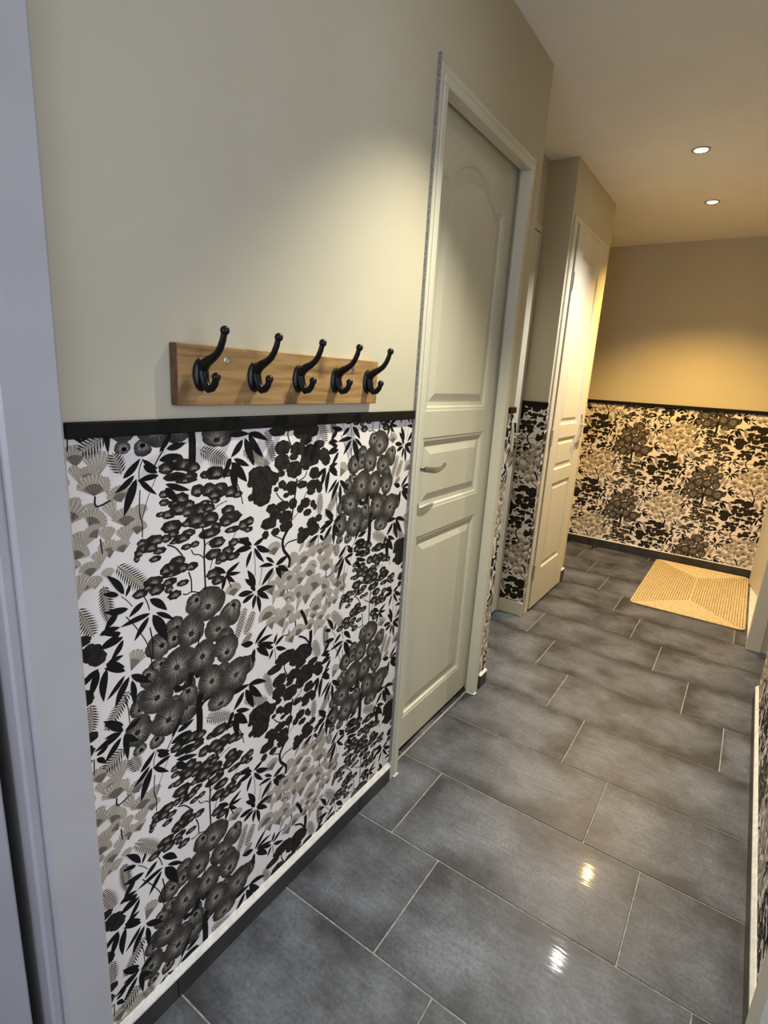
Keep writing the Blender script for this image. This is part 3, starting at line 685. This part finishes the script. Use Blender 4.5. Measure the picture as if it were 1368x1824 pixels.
RZ0, RZ1 = 1.262, 1.287        # black rail
SKZ = 0.072                    # top of the skirting
px = lambda x0: (lambda u, z, h: (x0 + h, u, z))            # on a wall facing +X, u = y
py = lambda y0: (lambda u, z, h: (u, y0 - h, z))            # on a wall facing -Y, u = x
pr_ = lambda x0: (lambda u, z, h: (x0 - h, -u, z))          # on a wall facing -X, u = -y
wallpaper(0.402, 1.400, SKZ, RZ0, 0, 0, px(0.0), wall_left)
wallpaper(2.150, 2.214, SKZ, RZ0, 0, 0, px(0.0), wall_left)
wallpaper(XR + 0.0005, X3, 0.085, RZ0 + 0.003, 1.091, -0.089, py(YR), wall_3)
wallpaper(YR, 3.102, 0.085, RZ0 + 0.003, 0.2, 0.1, px(X3), wall_3)
wallpaper(-1.3, 1.03, SKZ, RZ0 + 0.003, 0.606, -0.178, py(YB), wb)
wallpaper(-2.89, -1.16, 0.095, RZ0, 0.31, 0.12, pr_(XN), wrn)

# ------------------------------------------------------------------ black rails
def rail(name, bx, label):
    return struct(MB().box(*bx, 0.0025).build(name, M['black']), label, 'rail')
rail('trim_1', (0.0, 0.010, 0.402, 1.398, RZ0, RZ1), 'black wooden dado rail under the coat rack')
rail('trim_2', (0.0, 0.010, 2.150, 2.218, RZ0, RZ1), 'short end of black rail between the arched door and the wall corner')
rail('trim_3', (XR, X3 + 0.004, YR - 0.010, YR, RZ0 + 0.002, RZ1 + 0.004), 'short black rail on the narrow wall beside the flat-panelled door')
rail('trim_4', (-1.3, 1.03, YB - 0.012, YB, RZ0, RZ1 + 0.003), 'long black dado rail across the end wall above the straw mat')
rail('trim_5', (XN - 0.010, XN, 1.16, 2.89, RZ0, RZ1), 'black dado rail on the right hallway wall')

# ------------------------------------------------------------------ skirtings: ceramic pieces with a white bead on top
def skirting(name, label, runs, hgt, bead):
    """runs: (kind, fixed, a, b, joints) kind 'x' = on a wall facing +X, 'X' facing -X, 'y' facing -Y"""
    k0 = runs[0]
    root = empty(name, {'x': (k0[1], (k0[2] + k0[3]) / 2, 0), 'X': (k0[1], (k0[2] + k0[3]) / 2, 0), 'y': ((k0[2] + k0[3]) / 2, k0[1], 0)}[k0[0]])
    struct(root, label, 'baseboard')
    for kind, f, a, b, joints in runs:
        e = [a] + [j for j in joints if a < j < b] + [b]
        th = 0.011
        for i in range(len(e) - 1):
            p, q = e[i] + 0.0008, e[i + 1] - 0.0008
            bx = {'x': (f, f + th, p, q), 'X': (f - th, f, p, q), 'y': (p, q, f - th, f)}[kind]
            MB().box(*bx, 0.0, hgt, 0.0012).build('skirting_tile', M['skirt'], root)
        w = bead
        if kind == 'x':
            m = MB().prism([(f, hgt), (f + th + 0.001, hgt), (f + th, hgt + 0.004), (f + 0.003, hgt + w), (f, hgt + w)], 'y', a, b)
        elif kind == 'X':
            m = MB().prism([(f, hgt), (f - th - 0.001, hgt), (f - th, hgt + 0.004), (f - 0.003, hgt + w), (f, hgt + w)], 'y', a, b)
        else:
            m = MB().prism([(f, hgt), (f - th - 0.001, hgt), (f - th, hgt + 0.004), (f - 0.003, hgt + w), (f, hgt + w)], 'x', a, b)
        ob = m.build('caulk_bead', M['caulk'], root)
        ob['label'] = 'white bead of paint and filler'
    return root
skirting('baseboard_left', 'black ceramic skirting with a white bead under the coat rack wallpaper', [('x', 0.0, 0.402, 1.398, (0.545, 1.22))], 0.058, 0.016)
skirting('baseboard_left_end', 'short piece of black skirting between the arched door and the wall corner', [('x', 0.0, 2.150, 2.222, ())], 0.062, 0.010)
skirting('baseboard_back', 'black ceramic skirting along the end wall by the straw mat', [('y', YB, -1.3, 1.03, (-0.72, -0.21, 0.45))], 0.070, 0.006)
skirting('baseboard_pier', 'end piece of black skirting beside the flat-panelled door', [('x', X3, 3.835, 3.915, ())], 0.085, 0.008)
skirting('baseboard_right', 'black ceramic skirting with a broad white top along the right hallway wall', [('X', XN, 1.152, 2.89, (1.22, 1.86, 2.45))], 0.074, 0.012)
pl = MB().box(XR + 0.004, X3 + 0.006, YR - 0.012, YR, 0, 0.085, 0.002).build('baseboard_recess', M['door'])
struct(pl, 'cream painted skirting block at the foot of the narrow wallpapered wall', 'baseboard')

# ------------------------------------------------------------------ doors
def inset(pts, d):
    """polygon (counter-clockwise) offset inwards by d"""
    n = len(pts); out = []
    for i in range(n):
        a, b, c = Vector(pts[i - 1]), Vector(pts[i]), Vector(pts[(i + 1) % n])
        e1, e2 = (b - a).normalized(), (c - b).normalized()
        n1, n2 = Vector((-e1.y, e1.x)), Vector((-e2.y, e2.x))
        m = n1 + n2
        m = m / max(m.dot(n1), 0.35) if m.length > 1e-6 else n1
        out.append(tuple(b + m * d))
    return out

def panel(P, x, pts, parent, name='panel'):
    """moulded raised panel: contour loops stepping into the leaf and up to the field"""
    prof = [(0, 0), (0.004, -0.002), (0.012, -0.003), (0.016, -0.010), (0.030, -0.0115), (0.036, -0.010), (0.058, -0.003)]
    if P is not None:
        prof = P
    loops = [[(x + d, *q) for q in inset(pts, o)] for o, d in prof]
    n = len(pts); mb = MB()
    vs = [q for l in loops for q in l]
    fs = [(i * n + k, i * n + (k + 1) % n, (i + 1) * n + (k + 1) % n, (i + 1) * n + k) for i in range(len(prof) - 1) for k in range(n)]
    fs.append(tuple(range((len(prof) - 1) * n, len(prof) * n)))
    mb.mesh(vs, fs)
    return mb.build(name, M['door'], parent)

def rect(a, b, c, d):
    return [(a, c), (b, c), (b, d), (a, d)]

def arch_outline(y0, y1, z0, zs, za, sh):
    """panel outline: flat shoulders at zs, arch rising to za"""
    pts = [(y0, z0), (y1, z0), (y1, zs), (y1 - sh, zs)]
    n = 18
    for i in range(1, n):
        t = i / n
        y = (y1 - sh) + (y0 + sh - y1 + sh) * t
        pts.append((y, zs + (za - zs) * math.sin(math.pi * t) ** 0.8))
    return pts + [(y0 + sh, zs), (y0, zs)]

def leaf_mesh(x, th, y0, y1, z0, z1, py0, py1, holes):
    """stiles and rails round the panel openings; the top opening may have an arched outline"""
    mb = MB()
    mb.box(x - th, x, y0, py0, z0, z1, 0.0); mb.box(x - th, x, py1, y1, z0, z1, 0.0)
    z = z0
    for h in holes:
        lo = min(q[1] for q in h)
        mb.box(x - th, x, py0, py1, z, lo)
        z = max(q[1] for q in h)
        if len(h) > 4:
            mb.prism([(py0, z1), (py1, z1)] + [q for q in h[2:]], 'x', x - th, x)
            z = z1
    if z < z1:
        mb.box(x - th, x, py0, py1, z, z1)
    mb.box(x - th, x - th + 0.012, py0, py1, z0, z1)
    return mb

# --- arched door in the left wall
door1 = empty('door_1', (-0.05, 1.79, 0))
struct(door1, 'cream door with arched upper panel and lever handle, beside the coat rack', 'door')
LX = -0.044
holes = [rect(1.548, 2.021, 0.146, 0.852), rect(1.548, 2.021, 0.940, 1.191), arch_outline(1.548, 2.021, 1.277, 1.977, 2.058, 0.045)]
leaf_mesh(LX, 0.040, 1.440, 2.130, 0.018, 2.165, 1.548, 2.021, holes).build('leaf', M['door'], door1)
for h in holes:
    panel(None, LX, h, door1)
def casing(y0, y1, zh, x, w1, w2, parent, th=0.012, depth=0.030, m=None):
    """flat two-step casing round an opening in a wall facing +X"""
    m = m or M['door']
    for a, b, s in ((y0 - w1, y0, 0), (y1, y1 + w1, 1)):
        MB().box(x - depth, x + th, a, b, 0.0, zh, 0.0025).build('jamb', m, parent)
    MB().box(x - depth, x + th, y0 - w1, y1 + w1, zh, zh + w1, 0.0025).build('head', m, parent)
    if w2:
        MB().box(x, x + th - 0.003, y0 - w1 - w2, y0 - w1 - 0.001, 0.0, zh + w1 + w2, 0.002).build('casing', m, parent)
        MB().box(x, x + th - 0.003, y1 + w1 + 0.001, y1 + w1 + w2, 0.0, zh + w1 + w2, 0.002).build('casing', m, parent)
        MB().box(x, x + th - 0.003, y0 - w1 + 0.0005, y1 + w1 - 0.0005, zh + w1 + 0.001, zh + w1 + w2, 0.002).build('casing', m, parent)
casing(D1[0], D1[1], D1[2], 0.0, 0.024, 0.020, door1)
eb = MB().box(0.0, 0.0095, 1.3985, 1.4025, 0.078, 2.190).build('edge_strip', M['edge'], door1)
eb['label'] = 'rough unpainted side of the door casing'
MB().box(-0.030, -0.021, D1[0], D1[1], 0.0, 0.006, 0.002).build('threshold', M['thresh'], door1)
for y in (D1[0] - 0.012, D1[1] + 0.012):        # paint blobs at the foot of the jambs
    MB().box(-0.024, 0.017, y - 0.014, y + 0.014, 0.0, 0.006, 0.002).build('paint_foot', M['caulk'], door1)
# lever handle
hd = MB()
hd.lathe((LX, 1.505, 1.098), [(0.024, 0.0), (0.024, 0.006), (0.021, 0.009)], 'x', 24)
hd.tube([(LX + 0.006, 1.505, 1.098), (LX + 0.040, 1.505, 1.098)], 0.009, 14)
hp = [(LX + 0.044, 1.498, 1.099), (LX + 0.050, 1.515, 1.098), (LX + 0.052, 1.540, 1.093), (LX + 0.052, 1.565, 1.092), (LX + 0.051, 1.595, 1.097), (LX + 0.049, 1.622, 1.103), (LX + 0.048, 1.632, 1.104)]
hd.tube(hp, [0.009, 0.0105, 0.0105, 0.0105, 0.0105, 0.008, 0.003], 14, flat=((1, 0, 0), 0.55))
ho = hd.build('handle', M['steel'], door1, True)
ho['label'] = 'brushed steel lever handle'

# --- door in the recess, only its latch side shows
door2 = empty('door_2', (XR, 2.68, 0))
struct(door2, 'cream door in the shallow recess beyond the arched door, seen edge-on', 'door')
MB().box(XR - 0.035, XR + 0.006, 2.345, 3.026, 0.012, 2.158, 0.002).build('leaf', M['door'], door2)
for h in (rect(2.45, 2.91, 0.15, 0.85), rect(2.45, 2.91, 1.28, 2.04)):
    panel([(0, 0.0), (0.010, 0.004), (0.022, 0.001), (0.05, 0.005)], XR + 0.006, h, door2)
MB().box(XR - 0.05, XR + 0.008, 3.033, 3.056, 0.0, 2.164, 0.002).build('jamb', M['door'], door2)
MB().box(XR - 0.05, XR + 0.010, 2.31, 2.338, 0.0, 2.164, 0.002).build('jamb', M['door'], door2)
MB().box(XR - 0.05, XR + 0.010, 2.31, 3.056, 2.164, 2.194, 0.002).build('head', M['door'], door2)
h2 = MB()
yy = 2.975
def plate(mb, x, y, z0, z1, d):                  # long curved back plate, thickest in the middle
    n = 12; zz = [z0 + (z1 - z0) * i / n for i in range(n + 1)]
    mb.prism([(x, z0), (x, z1)] + [(x + d * (0.25 + 0.75 * math.sin(math.pi * (z - z0) / (z1 - z0))), z) for z in zz[::-1]], 'y', y - 0.018, y + 0.018)
plate(h2, XR + 0.006, yy, 0.925, 1.168, 0.016)
h2.tube([(XR + 0.01, yy, 1.105), (XR + 0.055, yy, 1.105), (XR + 0.060, yy - 0.02, 1.104), (XR + 0.060, yy - 0.11, 1.100)], [0.009, 0.009, 0.009, 0.007], 12)
h2.build('handle', M['chrome'], door2, True)['label'] = 'long chrome plate with lever handle'

# --- flat-panelled door on the pier
door3 = empty('door_3', (X3, 3.49, 0))
struct(door3, 'cream three-panel door with visible hinges at the end of the hallway', 'door')
LX3 = -0.118
y0, y1 = 3.172, 3.800
holes3 = [rect(3.298, 3.672, 0.256, 0.802), rect(3.298, 3.672, 0.884, 1.078), rect(3.298, 3.672, 1.158, 2.100)]
leaf_mesh(LX3, 0.038, y0, y1, 0.014, 2.218, 3.298, 3.672, holes3).build('leaf', M['door'], door3)
for h in holes3:
    panel([(0, 0), (0.003, -0.004), (0.008, -0.009), (0.022, -0.0095), (0.040, -0.003)], LX3, h, door3)
MB().box(-0.190, -0.124, 3.102, 3.158, 0.0, 2.225, 0.002).build('jamb', M['door'], door3)
MB().box(-0.190, -0.124, 3.808, 3.835, 0.0, 2.225, 0.002).build('jamb', M['door'], door3)
MB().box(-0.190, -0.124, 3.102, 3.835, 2.225, 2.250, 0.002).build('head', M['door'], door3)
for z in (0.262, 1.09, 1.94):
    hg = MB().tube([(LX3 + 0.001, 3.164, z - 0.042), (LX3 + 0.001, 3.164, z + 0.042)], 0.0065, 12)
    hg.ball((LX3 + 0.001, 3.164, z + 0.045), 0.006, 10); hg.ball((LX3 + 0.001, 3.164, z - 0.045), 0.006, 10)
    hg.build('hinge', M['steel'], door3, True)
h3 = MB()
yy = 3.748
plate(h3, LX3, yy, 0.990, 1.212, 0.012)
h3.tube([(LX3 + 0.004, yy, 1.145), (LX3 + 0.042, yy, 1.145), (LX3 + 0.047, yy - 0.015, 1.144), (LX3 + 0.047, yy - 0.10, 1.140)], [0.009, 0.009, 0.009, 0.006], 12)
h3.build('handle', M['chrome'], door3, True)['label'] = 'long chrome plate with lever handle'

# --- doorway beside the mat, its leaf ajar
door4 = empty('door_4', (1.06, 4.2, 0))
struct(door4, 'pale doorway beside the straw mat with its leaf ajar', 'door')
MB().box(1.030, 1.100, 3.510, 3.575, 0.0, 2.16, 0.003).build('jamb', M['door'], door4)
MB().box(1.030, 1.100, 4.830, 4.860, 0.0, 2.16, 0.003).build('jamb', M['door'], door4)
MB().box(1.034, 1.20, 3.575, 4.83, 0.0, 0.012, 0.003).build('sill', M['sill'], door4)
lf = MB().box(-0.04, 0.0, -0.83, 0.0, 0.016, 2.14, 0.002)
ca, sa = math.cos(math.radians(12)), math.sin(math.radians(12))
lf.v = [(1.060 + x * ca - y * sa, 4.826 + x * sa + y * ca, z) for x, y, z in lf.v]
lf.build('leaf', M['door'], door4)
hk4 = MB().tube([(1.15, 4.1, 1.05), (1.11, 4.092, 1.05), (1.105, 4.12, 1.05), (1.09, 4.20, 1.048)], 0.008, 10)
hk4.build('handle', M['chrome'], door4, True)

# --- door beside the camera, on the near end of the left wall
door5 = empty('door_5', (-0.03, -0.1, 0))
struct(door5, 'pale white door and casing at the near end of the left wall', 'door')
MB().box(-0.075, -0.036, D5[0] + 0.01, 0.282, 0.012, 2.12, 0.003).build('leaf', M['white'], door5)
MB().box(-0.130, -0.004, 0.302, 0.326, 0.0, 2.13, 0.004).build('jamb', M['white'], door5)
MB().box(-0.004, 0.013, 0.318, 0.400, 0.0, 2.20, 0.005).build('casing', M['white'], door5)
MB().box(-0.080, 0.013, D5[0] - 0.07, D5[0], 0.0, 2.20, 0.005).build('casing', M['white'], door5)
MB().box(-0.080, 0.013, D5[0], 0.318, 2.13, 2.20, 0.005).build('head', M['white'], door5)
# --- casing at the near end of the right wall
tr = MB().box(1.052, XN, 1.070, 1.150, 0.0, 2.18, 0.006)
tr.box(1.052, XN, 0.065, 0.140, 0.0, 2.20, 0.006)
tr.box(1.052, XN, 0.140, 1.070, 2.13, 2.20, 0.006)
struct(tr.build('trim_6', M['door']), 'cream casing of the open doorway at the near end of the right wall', 'casing')

# ------------------------------------------------------------------ coat rack
rack = empty('coat_rack', (0.0, 0.882, 1.311))
tag(rack, 'oak board coat rack with five black iron double hooks', 'coat rack')
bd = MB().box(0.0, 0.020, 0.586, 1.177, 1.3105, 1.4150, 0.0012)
for i, f in enumerate(bd.f):                     # sawn ends: end grain, coloured darker to hold their shade
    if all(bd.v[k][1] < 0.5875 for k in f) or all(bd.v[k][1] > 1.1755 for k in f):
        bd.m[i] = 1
bd.build('board', [M['wood'], M['endgrain_shade']], rack)
for y, z in ((0.693, 1.392), (1.071, 1.388)):
    sm = MB().lathe((0.0195, y, z), [(0.0075, 0.0), (0.0075, 0.0008), (0.0050, 0.0015), (0.0048, 0.0010), (0.0015, 0.0010)], 'x', 20)
    sm.build('screw', M['steel'], rack, True)
hook0 = None
for i in range(5):
    yc = 0.633 + 0.1247 * i
    if hook0 is None:
        b = 0.020
        hk = MB()
        # upper prong sweeping out and up
        pts = [(b + 0.006, yc, 1.372), (b + 0.013, yc, 1.382), (b + 0.023, yc, 1.3885), (b + 0.036, yc, 1.3945), (b + 0.047, yc, 1.402), (b + 0.055, yc, 1.412), (b + 0.061, yc, 1.424), (b + 0.065, yc, 1.4365)]
        hk.tube(pts, [0.0095, 0.0095, 0.0085, 0.0070, 0.0062, 0.0058, 0.0056, 0.0052], 14)
        hk.ball((b + 0.066, yc, 1.4385), 0.0080, 16)
        # lower hook
        pts = [(b + 0.005, yc, 1.376), (b + 0.008, yc, 1.360), (b + 0.013, yc, 1.348), (b + 0.022, yc, 1.3405), (b + 0.031, yc, 1.3425), (b + 0.0385, yc, 1.350), (b + 0.042, yc, 1.3595)]
        hk.tube(pts, [0.0095, 0.0095, 0.0085, 0.0075, 0.0068, 0.0062, 0.0058], 14)
        hk.ball((b + 0.0425, yc, 1.3620), 0.0078, 16)
        hook0 = hk.build('hook', M['hook'], rack, True)
        n = 28
        ov = [(yc + 0.0165 * math.cos(2 * math.pi * k / n), 1.364 + 0.0285 * math.sin(2 * math.pi * k / n)) for k in range(n)]
        ov2 = [(yc + 0.0125 * math.cos(2 * math.pi * k / n), 1.364 + 0.0245 * math.sin(2 * math.pi * k / n)) for k in range(n)]
        bp = MB()
        vs = [(b, *q) for q in ov] + [(b + 0.003, *q) for q in ov] + [(b + 0.006, *q) for q in ov2]
        bp.mesh(vs, [tuple(range(n))[::-1], tuple(range(2 * n, 3 * n))] + [(r * n + k, r * n + (k + 1) % n, (r + 1) * n + (k + 1) % n, (r + 1) * n + k) for r in (0, 1) for k in range(n)])
        plate0 = bp.build('back_plate', M['hook'], hook0, True)
    else:
        h_ = hook0.copy(); COL.objects.link(h_); h_.parent = rack
        h_.location = hook0.location + Vector((0, 0.1247 * i, 0))
        p_ = plate0.copy(); COL.objects.link(p_); p_.parent = h_; p_.location = plate0.location

# ------------------------------------------------------------------ straw mat: one braid laid round and round
RX0, RX1, RY0, RY1 = 0.360, 1.023, 3.785, 4.985
mat_mb = MB()
pitch = 0.0152
for k in range(22):
    o = pitch * (k + 0.5)
    a, b, c, d = RX0 + o, RX1 - o, RY0 + o, RY1 - o
    if b - a < 0.006:
        break
    r = min(0.035 - o if o < 0.03 else 0.006, (b - a) / 2 - 0.001)
    r = max(r, 0.002)
    corner = [((b - r, c + r), -90), ((b - r, d - r), 0), ((a + r, d - r), 90), ((a + r, c + r), 180)]
    path = []
    for q, ang in corner:
        for j in range(4):
            t = math.radians(ang + 30 * j)
            path.append(Vector((q[0] + r * math.cos(t), q[1] + r * math.sin(t), 0)))
    pts = []
    for i in range(len(path)):
        p, q = path[i], path[(i + 1) % len(path)]
        n = max(1, int((q - p).length / 0.0085))
        pts += [p.lerp(q, j / n) for j in range(n)]
    n = len(pts)
    rad = [0.0072 + 0.0005 * math.sin(2 * math.pi * i / 2.0 + 0.4) for i in range(n)]
    mat_mb.tube([(p.x + random.Random(k * 999 + i).uniform(-0.0004, 0.0004), p.y, 0.0062) for i, p in enumerate(pts)], rad, 6, closed=True, flat=((0, 0, 1), 0.78))
rug = mat_mb.build('straw_mat', M['straw'], None, True, fix=False)
tag(rug, 'rectangular straw mat braided in concentric rings on the dark tiles', 'mat')

# ------------------------------------------------------------------ door stop on the floor by the end wall
ds = empty('door_stop', (-0.135, 4.885, 0))
tag(ds, 'small black door stop on the floor by the end wall', 'door stop')
MB().lathe((-0.135, 4.885, 0), [(0.016, 0.0), (0.016, 0.018), (0.013, 0.020)], 'z', 20).build('base', M['steel'], ds, True)
MB().lathe((-0.135, 4.885, 0.018), [(0.019, 0.0), (0.021, 0.004), (0.021, 0.014), (0.017, 0.018)], 'z', 20).build('rubber_ring', M['rubber'], ds, True)

# ------------------------------------------------------------------ ceiling spotlights
for x, y, col, watt, label, spread in LAMPS:
    root = empty('ceiling_spotlight', (x, y, H))
    tag(root, label, 'ceiling light', 'recessed ceiling spotlights')
    rg = MB()
    prof = [(0.029, 0.0), (0.041, 0.0), (0.0415, -0.003), (0.040, -0.005), (0.034, -0.006), (0.030, -0.004), (0.0285, -0.0015)]
    n = 40; base = [[(x + r * math.cos(2 * math.pi * k / n), y + r * math.sin(2 * math.pi * k / n), H + h) for k in range(n)] for r, h in prof]
    rg.mesh([q for l in base for q in l], [(i * n + k, i * n + (k + 1) % n, ((i + 1) % len(prof)) * n + (k + 1) % n, ((i + 1) % len(prof)) * n + k) for i in range(len(prof)) for k in range(n)])
    rg.build('trim_ring', M['steel'], root, True)
    MB().lathe((x, y, H - 0.0035), [(0.0285, 0.0), (0.0285, 0.0030), (0.020, 0.0034)], 'z', 32).build('bulb', emit('bulb_glow', col, 26.0), root)
    ld = bpy.data.lights.new('spot', 'SPOT')
    ld.energy = watt; ld.color = col; ld.spot_size = math.radians(spread); ld.spot_blend = 0.75; ld.shadow_soft_size = 0.014
    lo = bpy.data.objects.new('spot_beam', ld); COL.objects.link(lo)
    lo.parent = root; lo.location = (0, 0, -0.012)
